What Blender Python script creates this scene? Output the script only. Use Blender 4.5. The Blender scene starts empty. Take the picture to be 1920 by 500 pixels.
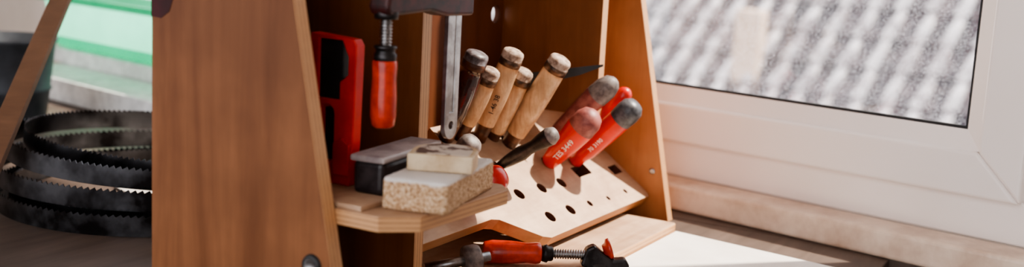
import bpy, bmesh, math, random
from mathutils import Vector as V, Matrix
random.seed(7)
scene=bpy.context.scene
COL=scene.collection

# ---------------------------------------------------------------- materials
def new_mat(name):
    m=bpy.data.materials.new(name); m.use_nodes=True
    nt=m.node_tree; b=nt.nodes['Principled BSDF']
    return m,nt,b
def ramp(nt,stops):
    r=nt.nodes.new('ShaderNodeValToRGB'); e=r.color_ramp.elements
    while len(e)<len(stops): e.new(.5)
    for i,(p,c) in enumerate(stops):
        e[i].position=p; e[i].color=(*c,1)
    return r
def coords(nt,scale=(1,1,1),rot=(0,0,0)):
    tc=nt.nodes.new('ShaderNodeTexCoord'); mp=nt.nodes.new('ShaderNodeMapping')
    mp.inputs['Scale'].default_value=scale; mp.inputs['Rotation'].default_value=rot
    nt.links.new(tc.outputs['Object'],mp.inputs['Vector']); return mp
def noise(nt,vec,scale,detail=5,rough=.6,dist=0):
    n=nt.nodes.new('ShaderNodeTexNoise'); n.inputs['Scale'].default_value=scale
    n.inputs['Detail'].default_value=detail; n.inputs['Roughness'].default_value=rough
    n.inputs['Distortion'].default_value=dist
    nt.links.new(vec.outputs[0],n.inputs['Vector']); return n
def bump(nt,b,src,strength,dist=.001):
    bp=nt.nodes.new('ShaderNodeBump'); bp.inputs['Strength'].default_value=strength
    bp.inputs['Distance'].default_value=dist
    nt.links.new(src,bp.inputs['Height']); nt.links.new(bp.outputs[0],b.inputs['Normal'])
def mixc(nt,fac,a,b_,mode='MIX'):
    m=nt.nodes.new('ShaderNodeMix'); m.data_type='RGBA'; m.blend_type=mode
    if isinstance(fac,(int,float)): m.inputs[0].default_value=fac
    else: nt.links.new(fac,m.inputs[0])
    for i,x in ((6,a),(7,b_)):
        if isinstance(x,tuple): m.inputs[i].default_value=(*x,1)
        else: nt.links.new(x,m.inputs[i])
    return m.outputs[2]
def wood(name,dark,light,scale=(40,40,3),rough=.5,blotch=None,bs=6,coat=0,bstr=.15,spec=.5,bamt=.45):
    m,nt,b=new_mat(name)
    v=coords(nt,scale); n=noise(nt,v,1.0,8,.62,.6)
    r=ramp(nt,[(.30,dark),(.68,light)]); nt.links.new(n.outputs['Fac'],r.inputs[0])
    out=r.outputs[0]
    v2=coords(nt); n2=noise(nt,v2,bs,4,.6)
    r2=ramp(nt,[(.38,(0,0,0)),(.62,(1,1,1))]); nt.links.new(n2.outputs['Fac'],r2.inputs[0])
    bc=blotch or tuple(c*.72 for c in dark)
    mm=nt.nodes.new('ShaderNodeMath'); mm.operation='MULTIPLY'; mm.inputs[1].default_value=bamt
    nt.links.new(r2.outputs[0],mm.inputs[0])
    out=mixc(nt,mm.outputs[0],out,bc)
    nt.links.new(out,b.inputs['Base Color']); b.inputs['Roughness'].default_value=rough
    b.inputs['Coat Weight'].default_value=coat
    b.inputs['Specular IOR Level'].default_value=spec
    bump(nt,b,n.outputs['Fac'],bstr)
    return m
def plain(name,c1,c2=None,ns=30,rough=.5,metal=0,bstr=.05,lo=.4,hi=.62,coat=0,trans=0,detail=5):
    m,nt,b=new_mat(name)
    c2=c2 or tuple(c*.75 for c in c1)
    v=coords(nt); n=noise(nt,v,ns,detail,.6)
    r=ramp(nt,[(lo,c1),(hi,c2)]); nt.links.new(n.outputs['Fac'],r.inputs[0])
    nt.links.new(r.outputs[0],b.inputs['Base Color'])
    b.inputs['Roughness'].default_value=rough; b.inputs['Metallic'].default_value=metal
    b.inputs['Coat Weight'].default_value=coat
    b.inputs['Transmission Weight'].default_value=trans
    bump(nt,b,n.outputs['Fac'],bstr)
    return m
def plyedge(name,axis,light=(.60,.33,.16),dark=(.26,.11,.045),freq=1300):
    m,nt,b=new_mat(name)
    tc=nt.nodes.new('ShaderNodeTexCoord'); sx=nt.nodes.new('ShaderNodeSeparateXYZ')
    nt.links.new(tc.outputs['Object'],sx.inputs[0])
    a=nt.nodes.new('ShaderNodeMath'); a.operation='MULTIPLY'; a.inputs[1].default_value=freq
    nt.links.new(sx.outputs[axis],a.inputs[0])
    s=nt.nodes.new('ShaderNodeMath'); s.operation='SINE'; nt.links.new(a.outputs[0],s.inputs[0])
    r=ramp(nt,[(.0,light),(.9,dark)]); nt.links.new(s.outputs[0],r.inputs[0])
    v=coords(nt); n=noise(nt,v,90,4)
    out=mixc(nt,n.outputs['Fac'],r.outputs[0],light)
    nt.links.new(out,b.inputs['Base Color']); b.inputs['Roughness'].default_value=.45
    return m

M={}
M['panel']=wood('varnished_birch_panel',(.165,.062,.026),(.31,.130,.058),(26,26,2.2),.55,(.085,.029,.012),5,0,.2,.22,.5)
M['panelin']=wood('varnished_birch_lit',(.36,.14,.055),(.56,.25,.10),(26,26,2.5),.45,(.22,.075,.026),5,.1,spec=.3)  # brighter copy of the birch: glow of the lit right panel painted in
M['divider']=wood('varnished_birch_shaded',(.20,.068,.024),(.33,.125,.045),(26,26,2.5),.45,(.13,.042,.014),5,.1,spec=.3)  # darker copy of the birch: shade inside the cabinet painted in
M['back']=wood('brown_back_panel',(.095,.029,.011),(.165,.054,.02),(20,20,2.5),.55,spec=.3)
M['edgeX']=plyedge('ply_edge_x',0)
M['edgeZ']=plyedge('ply_edge_z',2)
M['edgeR']=wood('rack_edge_wood',(.36,.15,.055),(.56,.27,.11),(5,60,60),.5)
M['rack']=wood('rack_top_wood',(.46,.30,.19),(.64,.45,.31),(5,45,45),.55,(.32,.18,.105),14,bstr=.08,bamt=.6)
M['shelf']=wood('shelf_top_wood',(.42,.26,.16),(.60,.42,.29),(5,45,45),.55,(.30,.16,.09),14,bstr=.08,bamt=.6)
M['hole']=plain('dark_hole',(.12,.035,.015),rough=.8)  # dark brown for the walls of cut holes
M['beech']=wood('beech_handle',(.48,.27,.14),(.78,.54,.33),(160,160,16),.45,(.28,.14,.06),26,bamt=.5)
M['beech_end']=plain('beech_end_grain_worn',(.52,.40,.32),(.20,.12,.08),110,.7,bstr=.4)
M['darkwood']=plain('dark_stained_handle',(.07,.018,.014),(.025,.009,.008),60,.22,coat=.6)
M['darkend']=plain('dark_handle_end',(.17,.15,.16),(.06,.04,.04),120,.45)
M['ferrule']=plain('burnt_ferrule',(.12,.045,.02),(.04,.014,.008),80,.4,.2)
M['hoop']=plain('brown_steel_hoop',(.18,.10,.06),(.05,.03,.02),90,.38,.6)
M['steel']=plain('brushed_steel',(.48,.48,.49),(.26,.25,.25),60,.33,1)
M['galv']=plain('galvanised_bar',(.50,.48,.47),(.26,.24,.23),40,.34,.9)
M['dsteel']=plain('dark_steel',(.06,.056,.058),(.025,.022,.022),50,.35,.8)
M['blade']=plain('bandsaw_blade_steel',(.14,.14,.15),(.018,.015,.015),14,.27,.95)
M['castred']=plain('worn_dark_casting',(.075,.012,.011),(.018,.006,.006),40,.45)
M['redwood']=plain('red_lacquered_wood',(.66,.045,.012),(.40,.022,.01),60,.33,0,.15,coat=.3)
M['redplastic']=plain('red_plastic',(.74,.02,.012),(.54,.015,.01),20,.3,coat=.3)
M['redpaint']=plain('red_painted_level',(.80,.03,.02),(.6,.02,.015),25,.4,.0)
M['redgrey']=plain('dusty_worn_red_end',(.36,.12,.10),(.20,.05,.045),70,.5)
M['black']=plain('black_rubber',(.008,.008,.009),(.018,.016,.016),40,.5)
M['greyrub']=plain('dusty_grey_rubber',(.24,.20,.185),(.09,.07,.065),75,.55,bstr=.15)
M['greyblack']=plain('dusty_black_end',(.11,.11,.12),(.03,.03,.035),60,.4)
M['pvc']=plain('window_pvc_white',(.93,.87,.84),(.90,.83,.79),3,.3,bstr=.01)
M['gasket']=plain('window_gasket',(.02,.02,.022),rough=.7)
M['wall']=plain('painted_wall',(.66,.58,.52),(.58,.50,.44),4,.9)
M['sill']=plain('stone_sill',(.86,.70,.57),(.54,.37,.27),12,.4,lo=.42,hi=.70)
M['soap']=plain('wax_soap',(.68,.54,.36),(.50,.35,.20),40,.45,bstr=.2)
M['soapdirt']=plain('grubby_wax_face',(.57,.48,.40),(.11,.06,.045),55,.6,lo=.50,hi=.57,bstr=.4)
M['blockgrey']=plain('dusty_block_top',(.50,.44,.43),(.27,.22,.22),30,.45)
M['blockblack']=plain('black_rubber_block',(.06,.048,.05),(.02,.014,.015),40,.35)
M['sheet']=plain('white_laminate_sheet',(.84,.80,.75),(.76,.70,.64),9,.5)
M['card']=plain('grey_card',(.5,.47,.44),(.42,.38,.35),9,.6)
M['paper']=plain('white_foam_board',(.90,.91,.90),rough=.6)
M['bucket']=plain('grey_zinc',(.09,.10,.115),(.05,.055,.065),12,.5,.5)
M['lath']=wood('old_lath_wood',(.11,.05,.022),(.21,.10,.05),(6,6,40),.7)
M['bench']=wood('bench_wood',(.075,.052,.04),(.14,.10,.08),(4,35,35),.5,(.045,.033,.028),4,spec=.35)
M['floor']=wood('floor_boards',(.2,.12,.07),(.3,.19,.12),(3,20,20),.6)
M['cover']=plain('sunlit_cover_tile',(.92,.86,.86),(.40,.34,.35),5,.8,lo=.42,hi=.62)  # pale colour paints in the sunlight on the tile ridges
M['pan']=plain('shaded_pan_tile',(.035,.03,.038),(.10,.075,.085),5,.85)  # dark colour paints in the shade of the troughs
M['chimney']=plain('chimney_render',(.60,.45,.36),(.48,.34,.26),8,.9)
M['ink']=plain('dark_ink',(.05,.03,.02),rough=.6)
M['inkw']=plain('white_print',(.88,.80,.74),(.8,.7,.64),rough=.5)
M['maroon']=plain('maroon_paint_patch',(.05,.006,.009),(.03,.005,.006),30,.8)
def transl(name,c,f):
    m,nt,b=new_mat(name); v=coords(nt); n=noise(nt,v,7,4)
    r=ramp(nt,[(.35,c),(.7,tuple(x*.85 for x in c))]); nt.links.new(n.outputs['Fac'],r.inputs[0])
    nt.links.new(r.outputs[0],b.inputs['Base Color']); b.inputs['Roughness'].default_value=.35
    tl=nt.nodes.new('ShaderNodeBsdfTranslucent'); nt.links.new(r.outputs[0],tl.inputs[0])
    mx=nt.nodes.new('ShaderNodeMixShader'); mx.inputs[0].default_value=f
    nt.links.new(b.outputs[0],mx.inputs[1]); nt.links.new(tl.outputs[0],mx.inputs[2]); nt.links.new(mx.outputs[0],nt.nodes['Material Output'].inputs[0])
    return m
M['green']=transl('green_plastic',(.0,.50,.26),.35)
M['palegreen']=transl('pale_green_plastic',(.30,.90,.68),.6)

# cork block material: tan crumb sides, paler top mixed in by upward normal
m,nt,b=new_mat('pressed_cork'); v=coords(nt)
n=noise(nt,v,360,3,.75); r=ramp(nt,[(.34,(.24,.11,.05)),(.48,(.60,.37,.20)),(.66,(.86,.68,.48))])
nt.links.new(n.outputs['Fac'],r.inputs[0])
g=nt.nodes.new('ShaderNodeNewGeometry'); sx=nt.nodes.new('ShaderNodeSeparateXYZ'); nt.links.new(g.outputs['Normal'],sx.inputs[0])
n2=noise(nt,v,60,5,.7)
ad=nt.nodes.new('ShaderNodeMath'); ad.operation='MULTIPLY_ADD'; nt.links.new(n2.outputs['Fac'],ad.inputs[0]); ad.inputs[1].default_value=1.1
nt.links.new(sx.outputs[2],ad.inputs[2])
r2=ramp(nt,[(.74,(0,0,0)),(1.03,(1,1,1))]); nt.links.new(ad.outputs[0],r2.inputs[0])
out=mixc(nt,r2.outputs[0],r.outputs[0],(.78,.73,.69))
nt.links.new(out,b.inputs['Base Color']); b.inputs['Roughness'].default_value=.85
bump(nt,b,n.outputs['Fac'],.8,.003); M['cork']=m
# dusty glass
m,nt,b=new_mat('window_glass'); nt.nodes.remove(b)
o=nt.nodes['Material Output']; tr=nt.nodes.new('ShaderNodeBsdfTransparent'); gl=nt.nodes.new('ShaderNodeBsdfGlossy'); gl.inputs['Roughness'].default_value=.02
tl=nt.nodes.new('ShaderNodeBsdfTranslucent'); tl.inputs[0].default_value=(.85,.9,1,1)
mx=nt.nodes.new('ShaderNodeMixShader'); mx.inputs[0].default_value=.04
mx2=nt.nodes.new('ShaderNodeMixShader'); v=coords(nt); n=noise(nt,v,260,4,.7); r=ramp(nt,[(.45,(.01,.01,.01)),(.75,(.13,.13,.13))])
nt.links.new(n.outputs['Fac'],r.inputs[0]); nt.links.new(r.outputs[0],mx2.inputs[0])
nt.links.new(tr.outputs[0],mx.inputs[1]); nt.links.new(gl.outputs[0],mx.inputs[2])
nt.links.new(mx.outputs[0],mx2.inputs[1]); nt.links.new(tl.outputs[0],mx2.inputs[2]); nt.links.new(mx2.outputs[0],o.inputs[0]); M['glass']=m

# ---------------------------------------------------------------- mesh helpers
def empty(name,parent=None):
    e=bpy.data.objects.new(name,None); e.empty_display_size=.02; COL.objects.link(e)
    if parent: e.parent=parent
    return e
def obj(name,bm,mats,parent=None,smooth=False,bevel=0,seg=2,sub=0):
    bmesh.ops.recalc_face_normals(bm,faces=bm.faces)
    me=bpy.data.meshes.new(name); bm.to_mesh(me); bm.free()
    for k in (mats if isinstance(mats,(list,tuple)) else [mats]): me.materials.append(M[k])
    o=bpy.data.objects.new(name,me); COL.objects.link(o)
    if smooth:
        for p in me.polygons: p.use_smooth=True
    if bevel:
        md=o.modifiers.new('b','BEVEL'); md.width=bevel; md.segments=seg; md.limit_method='ANGLE'
    if sub:
        md=o.modifiers.new('s','SUBSURF'); md.levels=sub; md.render_levels=sub
    if parent: o.parent=parent
    return o
def prism_bm(bm,pts,ext,mi_cap=0,mi_side=0,mi_cap2=None):
    ext=V(ext); a=[bm.verts.new(V(p)) for p in pts]; c=[bm.verts.new(V(p)+ext) for p in pts]
    f=bm.faces.new(a); f.material_index=mi_cap
    f=bm.faces.new(list(reversed(c))); f.material_index=mi_cap if mi_cap2 is None else mi_cap2
    n=len(pts)
    for i in range(n):
        f=bm.faces.new((a[i],c[i],c[(i+1)%n],a[(i+1)%n])); f.material_index=mi_side
def prism(name,pts,ext,mats,parent=None,bevel=.0008,mi_side=0,**k):
    bm=bmesh.new(); prism_bm(bm,pts,ext,0,mi_side); return obj(name,bm,mats,parent,bevel=bevel,**k)
def box_bm(bm,x0,x1,y0,y1,z0,z1,mi=0):
    prism_bm(bm,[(x0,y0,z0),(x1,y0,z0),(x1,y1,z0),(x0,y1,z0)],(0,0,z1-z0),mi,mi)
def box(name,x0,x1,y0,y1,z0,z1,mats,parent=None,bevel=.0008):
    bm=bmesh.new(); box_bm(bm,x0,x1,y0,y1,z0,z1); return obj(name,bm,mats,parent,bevel=bevel)
def frame(d):
    d=V(d).normalized(); u=d.cross(V((0,0,1)))
    if u.length<1e-3: u=V((1,0,0))
    u.normalize(); w=u.cross(d).normalized(); return d,u,w
def lathe_bm(bm,prof,p0,d,seg=32,sq=(1,1)):
    d,u,w=frame(d); p0=V(p0); rings=[]
    for pr in prof:
        h,r=pr[0],pr[1]
        if r<1e-5: rings.append([bm.verts.new(p0+d*h)]); continue
        rings.append([bm.verts.new(p0+d*h+u*(r*sq[0]*math.cos(2*math.pi*i/seg))+w*(r*sq[1]*math.sin(2*math.pi*i/seg))) for i in range(seg)])
    for k in range(len(rings)-1):
        A,B=rings[k],rings[k+1]; mi=prof[k][2] if len(prof[k])>2 else 0
        for i in range(seg):
            j=(i+1)%seg
            if len(A)==1 and len(B)==1: continue
            if len(A)==1: f=bm.faces.new((A[0],B[j],B[i]))
            elif len(B)==1: f=bm.faces.new((A[i],A[j],B[0]))
            else: f=bm.faces.new((A[i],A[j],B[j],B[i]))
            f.material_index=mi; f.smooth=True
def lathe(name,prof,p0,d,mats,parent=None,seg=32,sq=(1,1)):
    bm=bmesh.new(); lathe_bm(bm,prof,p0,d,seg,sq); return obj(name,bm,mats,parent)
def cyl(name,p0,p1,r,mats,parent=None,seg=24):
    L=(V(p1)-V(p0)).length
    return lathe(name,[(0,0),(0,r),(L,r),(L,0)],p0,V(p1)-V(p0),mats,parent,seg)
def bake(o):
    bpy.context.view_layer.update()
    dg=bpy.context.evaluated_depsgraph_get(); me=bpy.data.meshes.new_from_object(o.evaluated_get(dg))
    o.modifiers.clear(); o.data=me
def cut(o,bm_cut):
    me=bpy.data.meshes.new('tmpcut'); bmesh.ops.recalc_face_normals(bm_cut,faces=bm_cut.faces); bm_cut.to_mesh(me); bm_cut.free()
    me.materials.append(M['hole'])
    c=bpy.data.objects.new('tmpcut',me); COL.objects.link(c)
    md=o.modifiers.new('c','BOOLEAN'); md.operation='DIFFERENCE'; md.object=c; md.solver='EXACT'
    try: md.material_mode='TRANSFER'
    except Exception: pass
    bake(o); bpy.data.objects.remove(c)
def prof_r(prof,h):
    for a,b_ in zip(prof,prof[1:]):
        if a[0]<=h<=b_[0] and b_[0]>a[0]: return a[1]+(b_[1]-a[1])*(h-a[0])/(b_[0]-a[0])
    return prof[-2][1]
def wrap_text(name,body,size,p0,d,prof,start,toward,mat,parent):
    """lettering along a turned handle: every letter vertex is laid on the handle's own surface"""
    cu=bpy.data.curves.new(name,'FONT'); cu.body=body; cu.size=size; cu.align_y='CENTER'; cu.resolution_u=3
    cu.offset=size*.012
    t=bpy.data.objects.new('tmp',cu); COL.objects.link(t); bpy.context.view_layer.update()
    me=bpy.data.meshes.new_from_object(t.evaluated_get(bpy.context.evaluated_depsgraph_get())); bpy.data.objects.remove(t)
    bm=bmesh.new(); bm.from_mesh(me); bmesh.ops.triangulate(bm,faces=bm.faces)
    bmesh.ops.subdivide_edges(bm,edges=bm.edges,cuts=2); bm.to_mesh(me); bm.free()
    d=V(d).normalized(); n=V(toward); n=(n-d*n.dot(d)).normalized(); s=n.cross(d).normalized()
    for v_ in me.vertices:
        h=start+v_.co.x; r=prof_r(prof,h); a=v_.co.y/r
        v_.co=V(p0)+d*h+(n*math.cos(a)+s*math.sin(a))*(r+.00035)
    me.materials.clear(); me.materials.append(M[mat])
    o=bpy.data.objects.new(name,me); COL.objects.link(o); o.parent=parent; return o

# ---------------------------------------------------------------- cabinet
cab=empty('tool_cabinet')
def sidepoly(x): return [(x,.875,.0),(x,.624,.0),(x,.624+.21*.6,.6),(x,.875,.6)]
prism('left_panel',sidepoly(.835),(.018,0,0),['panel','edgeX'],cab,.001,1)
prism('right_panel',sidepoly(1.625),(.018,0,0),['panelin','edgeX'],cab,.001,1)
prism('maroon_paint_mark',[(.8345,.875,.319),(.8345,.862,.318),(.8345,.851,.325),(.8345,.846,.338),(.8345,.850,.36),(.8345,.875,.37)],(.0006,0,0),['maroon'],cab,0)
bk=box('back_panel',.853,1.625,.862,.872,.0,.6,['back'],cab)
bmc=bmesh.new(); lathe_bm(bmc,[(0,0),(0,.0135),(.05,.0135),(.05,0)],(1.4875,.84,.2987),(0,1,0)); cut(bk,bmc)
prism('divider_1',[(1.053,.70,.015),(1.053,.70,.6),(1.053,.862,.6),(1.053,.862,.015)],(.018,0,0),['divider','edgeX'],cab,.0006,1)
prism('divider_2',[(1.507,.70,.165),(1.507,.70,.6),(1.507,.862,.6),(1.507,.862,.165)],(.018,0,0),['divider','edgeX'],cab,.0006,1)
box('top_board',.853,1.625,.752,.862,.582,.6,['panelin'],cab)
prism('base_board',[(.853,.590,0),(1.568,.590,0),(1.572,.594,0),(1.572,.862,0),(.853,.862,0)],(0,0,.015),['shelf','edgeZ'],cab,.0015,1)
prism('shelf',[(.853,.862,.142),(.853,.608,.142),(.879,.578,.142),(1.034,.574,.142),(1.053,.592,.142),(1.053,.70,.142),(1.053,.862,.142)],(0,0,.015),['shelf','edgeZ'],cab,.001,1)
box('shelf_slat',.857,.905,.63,.70,.157,.162,['shelf'],cab)
# rack
du=V((0,.808,.589)); rn=V((0,-.589,.808)); P0=V((0,.6576,.0378))
def rp(x,u,n=0): return V((x,0,0))+P0+du*u+rn*n
out=[(1.0712,.0525),(1.222,.0525),(1.236,.048),(1.288,.004),(1.303,-.002),(1.620,-.002),(1.6248,.004),(1.6248,.21),(1.27,.21),(1.26,.13),(1.0712,.13)]
rk=prism('perforated_rack',[rp(x,u) for x,u in out],-rn*.018,['rack','edgeR'],cab,0,1)
bmc=bmesh.new()
for x,u,r in [(1.322,.0735,.0088),(1.381,.071,.0085),(1.436,.069,.0085),(1.341,.0265,.0088),(1.398,.025,.0085),(1.455,.023,.0052),(1.511,.020,.0038),(1.571,.020,.004),
              (1.277,.185,.008),(1.306,.18,.008),(1.345,.175,.008),(1.38,.195,.008),(1.405,.162,.008),(1.33,.125,.009),(1.45,.108,.009),(1.203,.104,.009)]:
    lathe_bm(bmc,[(0,0),(0,r),(.05,r),(.05,0)],rp(x,u,-.03),rn,20)
for x,u,a,c in [(1.512,.077,.021,.0095),(1.601,.06,.014,.008)]:
    prism_bm(bmc,[rp(x-a,u-c,-.03),rp(x+a,u-c,-.03),rp(x+a,u+c,-.03),rp(x-a,u+c,-.03)],rn*.05)
cut(rk,bmc)
md=rk.modifiers.new('b','BEVEL'); md.width=.0015; md.segments=2; md.limit_method='ANGLE'; md.angle_limit=math.radians(50)
lathe('rack_screw',[(0,0),(0,.0048,0),(.001,.0045,0),(.0015,.002,0),(.0008,0)],(1.6252,.656,.074),(-1,0,0),['steel'],cab)
lathe('panel_screw_cap',[(0,.011,0),(.003,.010,0),(.004,.007,1),(.002,.004,1),(.002,0)],(.8352,.668,.104),(-1,0,0),['black','steel'],cab)

# ---------------------------------------------------------------- chisels and screwdrivers
TOW=V((-.75,-.6,.15))
def chisel(base,top,r,mats=('beech','beech_end','hoop','ferrule','steel'),nm='chisel',fer=.026):
    b=V(base); t=V(top); d=(t-b).normalized(); L=(t-b).length
    e=empty(nm)
    prof=[(0,0,3),(0,r*.60,3),(fer*.5,r*.66,3),(fer*.9,r*.74,3),(fer,r*.84,0),(L*.36,r*.93,0),(L*.55,r*1.0,0),(L*.66,r*.99,0),(L-.030,r*.95,0),(L-.022,r*.93,2),(L-.0218,r*.98,2),(L-.013,r*.99,2),(L-.0125,r*.93,1),(L-.005,r*.95,1),(L-.002,r*.86,1),(L,r*.6,1),(L+.0008,0,1)]
    lathe('handle',prof,b,d,mats[:4],e,28)
    bm=bmesh.new(); dd,u,w=frame(d); q0=b-d*.05
    prism_bm(bm,[q0-u*.004-w*.002,q0+u*.004-w*.002,q0+u*.004+w*.002,q0-u*.004+w*.002],d*.052)
    obj('blade',bm,[mats[4]],e)
    return e,b,d,L,prof
chisel((1.277,.807,.147),(1.277,.763,.266),.0165,('darkwood','darkend','ferrule','ferrule','steel'))
chisel((1.306,.803,.144),(1.306,.758,.243),.0135)
e,b_,d_,L_,pf=chisel((1.345,.797,.139),(1.345,.748,.266),.0155)
wrap_text('marking','1-46 38',.0095,b_,d_,pf,.045,TOW,'ink',e)
chisel((1.380,.802,.125),(1.380,.750,.237),.0145)
chisel((1.401,.788,.116),(1.401,.706,.256),.0165,fer=.034)

def driver(nm,base,top,r,mats,style='red'):
    b=V(base); t=V(top); d=(t-b).normalized(); L=(t-b).length; e=empty(nm)
    if style=='red':
        prof=[(0,0,0),(0,r*.45,0),(.004,r*.62,0),(.018,r*.66,0),(.03,r*.84,0),(L*.55,r*.98,0),(L*.72,r,0),(L*.735,r*1.0,1),(L*.85,r*1.05,1),(L*.93,r*.97,1),(L*.98,r*.68,1),(L,0,1)]
    elif style=='bulb':
        prof=[(0,0,0),(0,r*.4,0),(.006,r*.62,0),(.02,r*.72,0),(L*.45,r*.93,0),(L*.66,r*1.04,0),(L*.70,r*1.05,1),(L*.85,r*1.02,1),(L*.94,r*.80,1),(L*.985,r*.42,1),(L,0,1)]
    else:
        prof=[(0,0,0),(0,r*.5,0),(L*.2,r*.75,0),(L*.4,r*.9,0),(L*.52,r*.72,0),(L*.62,r*.70,0),(L*.74,r*.95,0),(L*.88,r*1.08,1),(L*.96,r*.8,1),(L,0,1)]
    lathe('handle',prof,b,d,mats[:2],e,28)
    cyl('shaft',b-d*.05,b+d*.004,.0035,['steel'],e,12)
    return e,b,d,L,prof
e,b_,d_,L_,pf=driver('screwdriver',(1.510,.733,.093),(1.510,.639,.191),.0175,('redplastic','greyblack'))
wrap_text('print','70 3190',.0085,b_,d_,pf,.038,TOW,'inkw',e)
e,b_,d_,L_,pf=driver('screwdriver',(1.446,.743,.098),(1.446,.672,.182),.0195,('redplastic','redgrey'),'bulb')
wrap_text('print','TES 3449',.0105,b_,d_,pf,.022,TOW,'inkw',e)
driver('screwdriver',(1.49,.7556,.136),(1.49,.665,.224),.0165,('redgrey','greyrub'),'bulb')
driver('screwdriver',(1.545,.727,.135),(1.545,.668,.205),.0125,('redplastic','redplastic'),'bulb')
driver('file_handle',(1.333,.757,.110),(1.333,.672,.168),.0115,('dsteel','greyrub'),'grey')
driver('screwdriver',(1.25,.780,.120),(1.25,.745,.160),.0145,('greyrub','greyrub'),'bulb')
driver('screwdriver',(1.203,.745,.085),(1.203,.674,.133),.0175,('redplastic','redplastic'),'bulb')
lathe('dowel_peg',[(0,0),(0,.005),(.035,.005),(.037,.004),(.037,0)],rp(1.578,.100,-.012),(0,-.2,.98),['beech'])
bm=bmesh.new(); A=V((1.479,.6815,.244)); B=V((1.43,.80,.215))
prism_bm(bm,[A,B+V((0,0,.006)),B-V((0,0,.018)),A+(B-A)*.25-V((0,0,.010)),A-V((0,0,.003))],(.002,0,0))
ob=obj('try_square_blade',bm,['black'])

# ---------------------------------------------------------------- hanging clamp
hc=empty('bar_clamp')
bm=bmesh.new(); pts=[]
for i in range(9):
    a=math.pi+math.pi*i/8; pts.append((1.050+.0125*math.cos(a),.657,.2095+.0125*math.sin(a)))
prism_bm(bm,pts+[(1.0625,.657,.43),(1.0375,.657,.43)],(0,.0055,0))
bar=obj('bar',bm,['galv'],hc)
bmc=bmesh.new(); lathe_bm(bmc,[(0,0),(0,.0045),(.03,.0045),(.03,0)],(1.050,.645,.212),(0,1,0),16)
prism_bm(bmc,[(1.0455,.650,.226),(1.0545,.650,.226),(1.0545,.650,.5),(1.0455,.650,.5)],(0,.0085,0)); cut(bar,bmc)
bar.data.materials.clear(); bar.data.materials.append(M['galv'])
md=bar.modifiers.new('b','BEVEL'); md.width=.0006; md.segments=2; md.limit_method='ANGLE'
prism('sliding_arm',[(1.073,.648,.329),(1.073,.648,.372),(1.03,.648,.372),(.95,.648,.358),(.918,.648,.355),(.914,.648,.342),(.918,.648,.334),(.945,.648,.334),(.99,.648,.336),(1.02,.648,.330)],(0,.024,0),['castred'],hc,.004,seg=3)
def thread(L,ro,ri):
    prof=[(0,0)]; h=0
    while h<L:
        prof+= [(h,ro),(h+.0014,ro),(h+.0018,ri),(h+.0028,ri)]; h+=.0032
    prof.append((h,0)); return prof
lathe('spindle',thread(.055,.0062,.0047),(.929,.66,.2845),(0,0,1),['steel'],hc,20)
lathe('spindle_nut',[(0,0),(0,.012),(.004,.0125),(.014,.0125),(.016,.010),(.016,.009),(.02,.009),(.02,0)],(.929,.66,.330),(0,0,1),['dsteel'],hc,10)
lathe('collar',[(0,0),(0,.0112),(.008,.0115),(.0095,.010),(.013,.010),(.0135,.0115),(.016,.0115),(.017,.008),(.017,0)],(.929,.66,.288),(0,0,1),['dsteel'],hc,20)
lathe('red_handle',[(0,0),(0,.0085),(.002,.0112),(.012,.0128),(.03,.0128),(.048,.0118),(.060,.0124),(.065,.0122),(.068,.0095),(.068,0)],(.929,.66,.224),(0,0,1),['redwood'],hc,12)

# ---------------------------------------------------------------- red level
lv=empty('spirit_level')
bm=bmesh.new(); prism_bm(bm,[(.934,.703,.1572),(.934,.700,.200),(.934,.698,.300),(.934,.702,.306),(.934,.756,.309),(.934,.756,.1572)],(.014,0,0))
body=obj('body',bm,['redpaint'],lv)
bmc=bmesh.new()
prism_bm(bmc,[(.92,.708,.288),(.92,.708,.270),(.92,.718,.262),(.92,.718,.244),(.92,.745,.244),(.92,.745,.304),(.92,.716,.304)],(.05,0,0))
def slot(y0,y1,z0,z1,n=6):
    r=(y1-y0)/2; c=(y0+y1)/2; P=[]
    for i in range(n+1): a=math.pi+math.pi*i/n; P.append((.92,c+r*math.cos(a),z0+r+r*math.sin(a)))
    for i in range(n+1): a=math.pi*i/n; P.append((.92,c+r*math.cos(a),z1-r+r*math.sin(a)))
    return P
prism_bm(bmc,slot(.724,.742,.178,.238),(.05,0,0)); cut(body,bmc)
body.data.materials.clear(); body.data.materials.append(M['redpaint'])
md=body.modifiers.new('b','BEVEL'); md.width=.0012; md.segments=2; md.limit_method='ANGLE'; md.angle_limit=math.radians(40)
box('vial_block',.937,.9475,.7165,.7455,.2435,.3045,['black'],lv)
box('black_insert',.941,.947,.7255,.7405,.180,.234,['black'],lv)
prism('red_lug',[(.930,.7015,.168),(.930,.7015,.200),(.930,.712,.206),(.930,.722,.200),(.930,.722,.168)],(.004,0,0),['redplastic'],lv,.001)

# ---------------------------------------------------------------- blocks on the shelf
def quadblock(name,c,z0,h,mats,bev,par=None,sub=0):
    bm=bmesh.new(); prism_bm(bm,[(x,y,z0) for x,y in c],(0,0,h)); return obj(name,bm,mats,par,bevel=bev,seg=3)
rb=empty('sanding_block')
quadblock('rubber_body',[(.919,.650),(1.036,.663),(1.032,.697),(.914,.684)],.1573,.034,['blockblack'],.006,rb)
quadblock('abrasive_top',[(.915,.647),(1.040,.661),(1.036,.699),(.911,.686)],.190,.0068,['blockgrey'],.0025,rb)
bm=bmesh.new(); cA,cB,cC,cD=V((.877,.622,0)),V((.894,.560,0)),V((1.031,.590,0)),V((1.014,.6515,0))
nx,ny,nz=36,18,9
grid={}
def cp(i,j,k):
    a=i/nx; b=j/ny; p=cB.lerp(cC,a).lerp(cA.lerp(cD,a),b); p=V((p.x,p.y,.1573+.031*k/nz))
    return p
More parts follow.
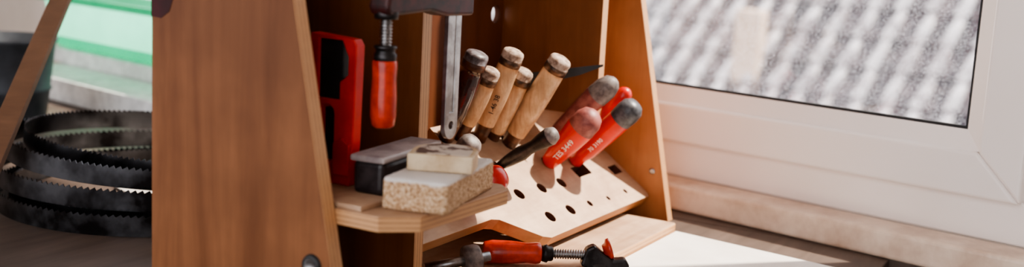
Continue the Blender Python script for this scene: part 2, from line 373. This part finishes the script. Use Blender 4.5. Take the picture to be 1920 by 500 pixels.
for i in range(nx+1):
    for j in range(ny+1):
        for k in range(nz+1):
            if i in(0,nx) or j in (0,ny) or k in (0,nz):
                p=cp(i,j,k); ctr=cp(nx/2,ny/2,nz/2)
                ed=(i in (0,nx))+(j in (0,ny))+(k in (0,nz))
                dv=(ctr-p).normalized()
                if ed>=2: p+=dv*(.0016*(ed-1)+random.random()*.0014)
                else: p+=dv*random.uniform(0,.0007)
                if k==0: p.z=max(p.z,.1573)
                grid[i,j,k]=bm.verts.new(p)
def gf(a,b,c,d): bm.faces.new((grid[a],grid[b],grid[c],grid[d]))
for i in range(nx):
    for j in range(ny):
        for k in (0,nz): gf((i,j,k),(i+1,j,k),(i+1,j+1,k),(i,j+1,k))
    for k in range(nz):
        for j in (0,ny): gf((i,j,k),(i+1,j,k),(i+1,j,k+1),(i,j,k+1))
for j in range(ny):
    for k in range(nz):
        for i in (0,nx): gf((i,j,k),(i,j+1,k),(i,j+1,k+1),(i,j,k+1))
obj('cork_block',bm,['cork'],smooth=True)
wx=empty('wax_cake'); z0=.1887
def dshape(shrink,z):
    p1=V((.917,.622)); p2=V((.942,.563)); c=(p1+p2)/2; ex=(p2-p1).normalized(); ey=V((-ex.y,ex.x))
    R_=(p2-p1).length/2-shrink; P=[c-ex*R_+ey*shrink,c+ex*R_+ey*shrink]
    c2=c+ey*.036
    for i in range(13):
        a=math.pi*i/12; P.append(c2+ex*R_*math.cos(a)+ey*(R_*.95)*math.sin(a))
    return [(p.x,p.y,z) for p in P]
bm=bmesh.new(); prism_bm(bm,dshape(0,z0),(0,0,.0165)); obj('wax_body',bm,['soap'],wx,bevel=.0015)
bm=bmesh.new(); prism_bm(bm,dshape(.0055,z0+.0155),(0,0,.0016)); obj('worn_face',bm,['soapdirt'],wx,bevel=.0004)

# ---------------------------------------------------------------- clamp lying on the base board
lc=empty('lying_bar_clamp')
H0=V((1.207,.7015,.031)); H1=V((1.247,.640,.031)); dd=(H1-H0).normalized()
lathe('red_handle',[(0,0),(0,.0095),(.002,.0125),(.012,.0145),(.035,.0142),(.055,.0125),(.066,.0135),(.071,.0125),(.073,.009),(.073,0)],H0,dd,['redwood'],lc,14)
lathe('collar',[(0,0),(0,.010),(.006,.0115),(.008,.0095),(.012,.0095),(.014,.008),(.014,0)],H0+dd*.073,dd,['dsteel'],lc,16)
S0=H0+dd*.086
lathe('spindle',thread(.05,.0062,.0046),S0,dd,['steel'],lc,18)
S1=S0+dd*.047
lathe('swivel_pad',[(0,0),(0,.007),(.004,.009),(.006,.013),(.010,.0135),(.011,.008),(.011,0)],S1+dd*.016+V((0,0,.006)),dd+V((0,0,.35)),['redwood'],lc,20)
up=V((0,0,1)); sd=dd.cross(up).normalized()
bm=bmesh.new()
pl=[(-.012,-.012),(-.006,.009),(.004,.014),(.016,.004),(.028,-.004),(.044,-.002),(.050,-.012),(.040,-.018),(.02,-.014),(.006,-.020)]
prism_bm(bm,[S1+dd*a+up*c-sd*.009 for a,c in pl],sd*.018); obj('cast_head',bm,['dsteel'],lc,bevel=.003)
bm=bmesh.new(); Bq=S1+dd*.010-up*.014
prism_bm(bm,[Bq-sd*.03-dd*.008,Bq-sd*.03+dd*.008,Bq+sd*.10+dd*.008,Bq+sd*.10-dd*.008],up*.005); obj('bar',bm,['galv'],lc,bevel=.0008)
kt=empty('grinding_wheel_arbor')
lathe('grey_wheel',[(0,0),(0,.016),(.003,.018),(.016,.018),(.019,.016),(.019,0)],(1.145,.690,.0345),(.6,-.5,.1),['greyrub'],kt,28)
cyl('shaft',(1.11,.722,.028),(1.17,.670,.039),.006,['steel'],kt)

# ---------------------------------------------------------------- bench, sheet, floor
bn=empty('workbench')
box('bench_top',-.25,1.66,.30,2.75,-.045,0,['bench'],bn,.002)
prism('bench_top_wall_strip',[(1.66,.02,-.045),(1.66,2.75,-.045),(2.15,2.75,-.045),(1.578,.02,-.045)],(0,0,.045),['bench'],bn,0)
for x,y in [(-.2,.36),(-.2,2.6),(1.55,.36),(1.75,2.6)]: box('leg',x,x+.08,y,y+.08,-.86,-.045,['bench'],bn,.003)
prism('laminate_sheet',[(1.10,.30,.0005),(1.520,.30,.0005),(1.566,.588,.0005),(1.10,.588,.0005)],(0,0,.004),['sheet'],None,.0005)
box('floor',-3,4,-3,3.4,-.88,-.86,['floor'],None,0)

# ---------------------------------------------------------------- window wall (local frame: s along wall, n into room)
W0=V((1.683,.226,0)); ws=V((.208,.978,0)).normalized(); wn=V((-ws.y,ws.x,0))
def wp(s,n,z): return W0+ws*s+wn*n+V((0,0,z))
def wbox(bm,s0,s1,n0,n1,z0,z1,mi=0): prism_bm(bm,[wp(s0,n0,z0),wp(s1,n0,z0),wp(s1,n1,z0),wp(s0,n1,z0)],(0,0,z1-z0),mi,mi)
def miter(bm,s0,s1,z0,z1,w,n0,n1):
    O=[(s0,z0),(s1,z0),(s1,z1),(s0,z1)]; I=[(s0+w,z0+w),(s1-w,z0+w),(s1-w,z1-w),(s0+w,z1-w)]
    for i in range(4):
        j=(i+1)%4
        prism_bm(bm,[wp(*[O[i][0],n0,O[i][1]]),wp(O[j][0],n0,O[j][1]),wp(I[j][0],n0,I[j][1]),wp(I[i][0],n0,I[i][1])],wn*(n1-n0))
def window(name,s0,s1,z0,z1):
    e=empty(name)
    bm=bmesh.new(); miter(bm,s0-.145,s1+.145,z0-.146,z1+.145,.075,-.06,.0); obj('fixed_frame',bm,['pvc'],e,bevel=.003)
    bm=bmesh.new(); miter(bm,s0-.085,s1+.085,z0-.088,z1+.088,.062,-.05,.016); obj('sash_outer',bm,['pvc'],e,bevel=.005,seg=3)
    bm=bmesh.new()
    O=[(s0-.024,z0-.026),(s1+.024,z0-.026),(s1+.024,z1+.026),(s0-.024,z1+.026)]; I=[(s0,z0),(s1,z0),(s1,z1),(s0,z1)]
    for i in range(4):
        j=(i+1)%4
        a=[wp(O[i][0],.010,O[i][1]),wp(O[j][0],.010,O[j][1]),wp(I[j][0],-.004,I[j][1]),wp(I[i][0],-.004,I[i][1])]
        prism_bm(bm,a,-wn*.03)
    obj('glazing_bead',bm,['pvc'],e)
    bm=bmesh.new(); miter(bm,s0-.001,s1+.001,z0-.001,z1+.001,.005,-.012,-.006); obj('gasket',bm,['gasket'],e)
    bm=bmesh.new(); wbox(bm,s0,s1,-.013,-.010,z0,z1); obj('glass_pane',bm,['glass'],e)
    return e
window('window_1',0,1.0,.186,1.25)
window('added_window',1.35,2.25,.186,1.25)  # unseen opening, added so daylight falls on the rear bench
bm=bmesh.new()
T0,T1=-.20,0.0
wbox(bm,-2.2,2.9,T0,T1,-.86,.04); wbox(bm,-2.2,2.9,T0,T1,1.395,2.3)
wbox(bm,-2.2,-.145,T0,T1,.04,1.395); wbox(bm,1.145,1.205,T0,T1,.04,1.395); wbox(bm,2.395,2.9,T0,T1,.04,1.395)
obj('wall_right',bm,['wall'])
bm=bmesh.new(); wbox(bm,-1.2,2.75,0,.066,.0,.04); obj('trim_1',bm,['sill'],None,bevel=.006,seg=3)
bm=bmesh.new(); prism_bm(bm,[wp(-2.2,-.2,2.3),wp(2.9,-.2,2.3),wp(2.9,3.2,2.3),wp(-2.2,3.2,2.3)],(0,0,.05)); obj('ceiling',bm,['wall'])
bm=bmesh.new(); wbox(bm,2.9,3.0,-.2,3.2,-.86,2.3); obj('wall_back',bm,['wall'])
bm=bmesh.new(); wbox(bm,-2.3,-2.2,-.2,3.2,-.86,2.3); obj('wall_front',bm,['wall'])

# ---------------------------------------------------------------- roof across the street
rf=empty('tiled_roof'); O=V((8.97,2.34,-.46)); q=V((.6915,-.147,.707)).normalized(); rnn=ws.cross(q).normalized()
if rnn.z<0: rnn=-rnn
bm=bmesh.new()
SP,RP=.23,.30
for row in range(-9,16):
    for c in range(-20,24):
        s=c*SP+random.uniform(-.01,.01); v0=row*RP+random.uniform(-.015,.015)
        L=RP*1.05; ra,rb_=.056,.034; n=7; A=[];B=[];Bi=[]
        for i in range(n):
            t=math.pi*i/(n-1)
            A.append(bm.verts.new(O+ws*(s+ra*math.cos(t))+q*(v0-.035*math.sin(t))+rnn*(.03+ra*math.sin(t)*.95)))
            B.append(bm.verts.new(O+ws*(s+rb_*math.cos(t))+q*(v0+L)+rnn*(.0+rb_*math.sin(t)*.8)))
        for i in range(n-1):
            f=bm.faces.new((A[i],A[i+1],B[i+1],B[i])); f.smooth=True
        bm.faces.new(A)
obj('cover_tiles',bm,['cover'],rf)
bm=bmesh.new()
for row in range(-10,17):
    v0=row*RP
    prism_bm(bm,[O+ws*-4.8+q*v0+rnn*.02,O+ws*5.6+q*v0+rnn*.02,O+ws*5.6+q*(v0+RP)-rnn*.01,O+ws*-4.8+q*(v0+RP)-rnn*.01],-rnn*.03)
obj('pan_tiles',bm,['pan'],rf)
rv=empty('roof_vent_chimney')
c=O+ws*.40+q*-.30
prism('shaft',[c+V((0,0,-.1)),c+ws*.22+V((0,0,-.1)),c+ws*.22+V((.22,0,-.1)),c+V((.22,0,-.1))],(0,0,.68),['chimney'],rv,.02)

# ---------------------------------------------------------------- band saw blade coil
cl=empty('bandsaw_blade_coil')
def band(cx,cy,cz,r,tx,ty,ecc,ph,w=.025):
    bm=bmesh.new(); n=640; lo=[];hi=[]
    Rm=Matrix.Rotation(tx,3,'X')@Matrix.Rotation(ty,3,'Y')
    for i in range(n):
        a=2*math.pi*i/n; rr=r*(1+ecc*math.cos(2*a+ph))
        def P(z,dr=0): return V((cx,cy,cz))+Rm@V(((rr+dr)*math.cos(a),(rr+dr)*math.sin(a),z))
        tooth=.004*((i%4)/3.0)
        lo.append((bm.verts.new(P(0)),bm.verts.new(P(0,.0012)))); hi.append((bm.verts.new(P(w+tooth)),bm.verts.new(P(w+tooth,.0012))))
    for i in range(n):
        j=(i+1)%n
        bm.faces.new((lo[i][1],lo[j][1],hi[j][1],hi[i][1])); bm.faces.new((lo[i][0],hi[i][0],hi[j][0],lo[j][0]))
        bm.faces.new((hi[i][0],hi[i][1],hi[j][1],hi[j][0])); bm.faces.new((lo[i][0],lo[j][0],lo[j][1],lo[i][1]))
    obj('blade_loop',bm,['blade'],cl)
CX,CY=1.262,1.283
for cx,cy,cz,r,tx,ty,ecc,ph in [(0,0,.001,.243,.0,0,.01,0),(.01,.005,.001,.222,.0,0,.03,1),(.0,.006,.030,.236,.012,.01,.03,2),
        (.012,.0,.058,.232,.05,.03,.04,1.5),(.02,.012,.060,.205,.06,.05,.05,2.2)]:
    band(CX+cx,CY+cy,cz+.0,r,tx,ty,ecc,ph)
prism('cardboard_offcut',[(1.18,1.22,.001),(1.36,1.16,.001),(1.42,1.32,.001),(1.24,1.38,.001)],(0,0,.003),['card'],None,.0005)

# ---------------------------------------------------------------- lath, tub, board, bucket
A=V((.790,1.153,.006)); B=V((1.99,2.112,.650)); d,u,w=frame(B-A)
bm=bmesh.new(); prism_bm(bm,[A-u*.015-w*.006,A+u*.015-w*.006,A+u*.015+w*.006,A-u*.015+w*.006],B-A); obj('wooden_lath',bm,['lath'],None,bevel=.001)
bm=bmesh.new(); wbox(bm,1.45,2.10,.075,.34,.0,.05); obj('foam_board',bm,['paper'],None,bevel=.004)
bm=bmesh.new(); wbox(bm,1.48,2.16,.08,.20,.0503,.085); obj('foam_board',bm,['paper'],None,bevel=.004)
tub=empty('plastic_tub'); bm=bmesh.new()
def ring(ds,z): 
    return [wp(1.50-ds,.09-ds,z),wp(2.14+ds,.09-ds,z),wp(2.14+ds,.20+ds,z),wp(1.50-ds,.20+ds,z)]
R1=[bm.verts.new(p) for p in ring(-.012,.0895)]; R2=[bm.verts.new(p) for p in ring(.0,.115)]; R3=[bm.verts.new(p) for p in ring(.012,.215)]; R4=[bm.verts.new(p) for p in ring(.026,.215)];R5=[bm.verts.new(p) for p in ring(.028,.200)]
f=bm.faces.new(R1); f.material_index=0
for X,Y,mi in ((R1,R2,0),(R2,R3,1),(R3,R4,0),(R4,R5,0)):
    for i in range(4):
        f=bm.faces.new((X[i],X[(i+1)%4],Y[(i+1)%4],Y[i])); f.material_index=mi
o=obj('tub_body',bm,['green','palegreen'],tub)
lathe('zinc_bucket',[(0,0),(0,.080),(.004,.082),(.06,.090),(.065,.094),(.07,.091),(.155,.102),(.16,.107),(.165,.107),(.165,.100),(.02,.084),(.02,0)],(1.50,1.98,.001),(0,0,1),['bucket'],None,40)

# ---------------------------------------------------------------- light
w=bpy.data.worlds.new('sky'); scene.world=w; w.use_nodes=True
bg=w.node_tree.nodes['Background']; bg.inputs[0].default_value=(.96,.965,1,1); bg.inputs[1].default_value=2.6
sn=bpy.data.lights.new('sun','SUN'); sn.energy=14; sn.angle=math.radians(1.5); sn.color=(1,.90,.77)
so=bpy.data.objects.new('sun',sn); COL.objects.link(so)
so.rotation_euler=V((.45,-.42,.80)).to_track_quat('Z','Y').to_euler()
so.location=(5,-4,8)
try: scene.view_settings.look='AgX - Medium High Contrast'
except Exception as ex: print(ex)

# ---------------------------------------------------------------- camera
F=V((.8619,.4778,-.1699)); R=V((.4920,-.8690,.0524))
F.normalize(); R=(R-F*R.dot(F)).normalized(); U=R.cross(F)
cam=bpy.data.cameras.new('camera'); co=bpy.data.objects.new('camera',cam); COL.objects.link(co)
mt=Matrix((R,U,-F)).transposed().to_4x4(); mt.translation=V((0,0,.42)); co.matrix_world=mt
cam.sensor_width=36; cam.lens=41.25; cam.clip_start=.05; cam.clip_end=200
cam.dof.use_dof=True; cam.dof.focus_distance=1.40; cam.dof.aperture_fstop=3.2
scene.camera=co
print('BUILD OK')
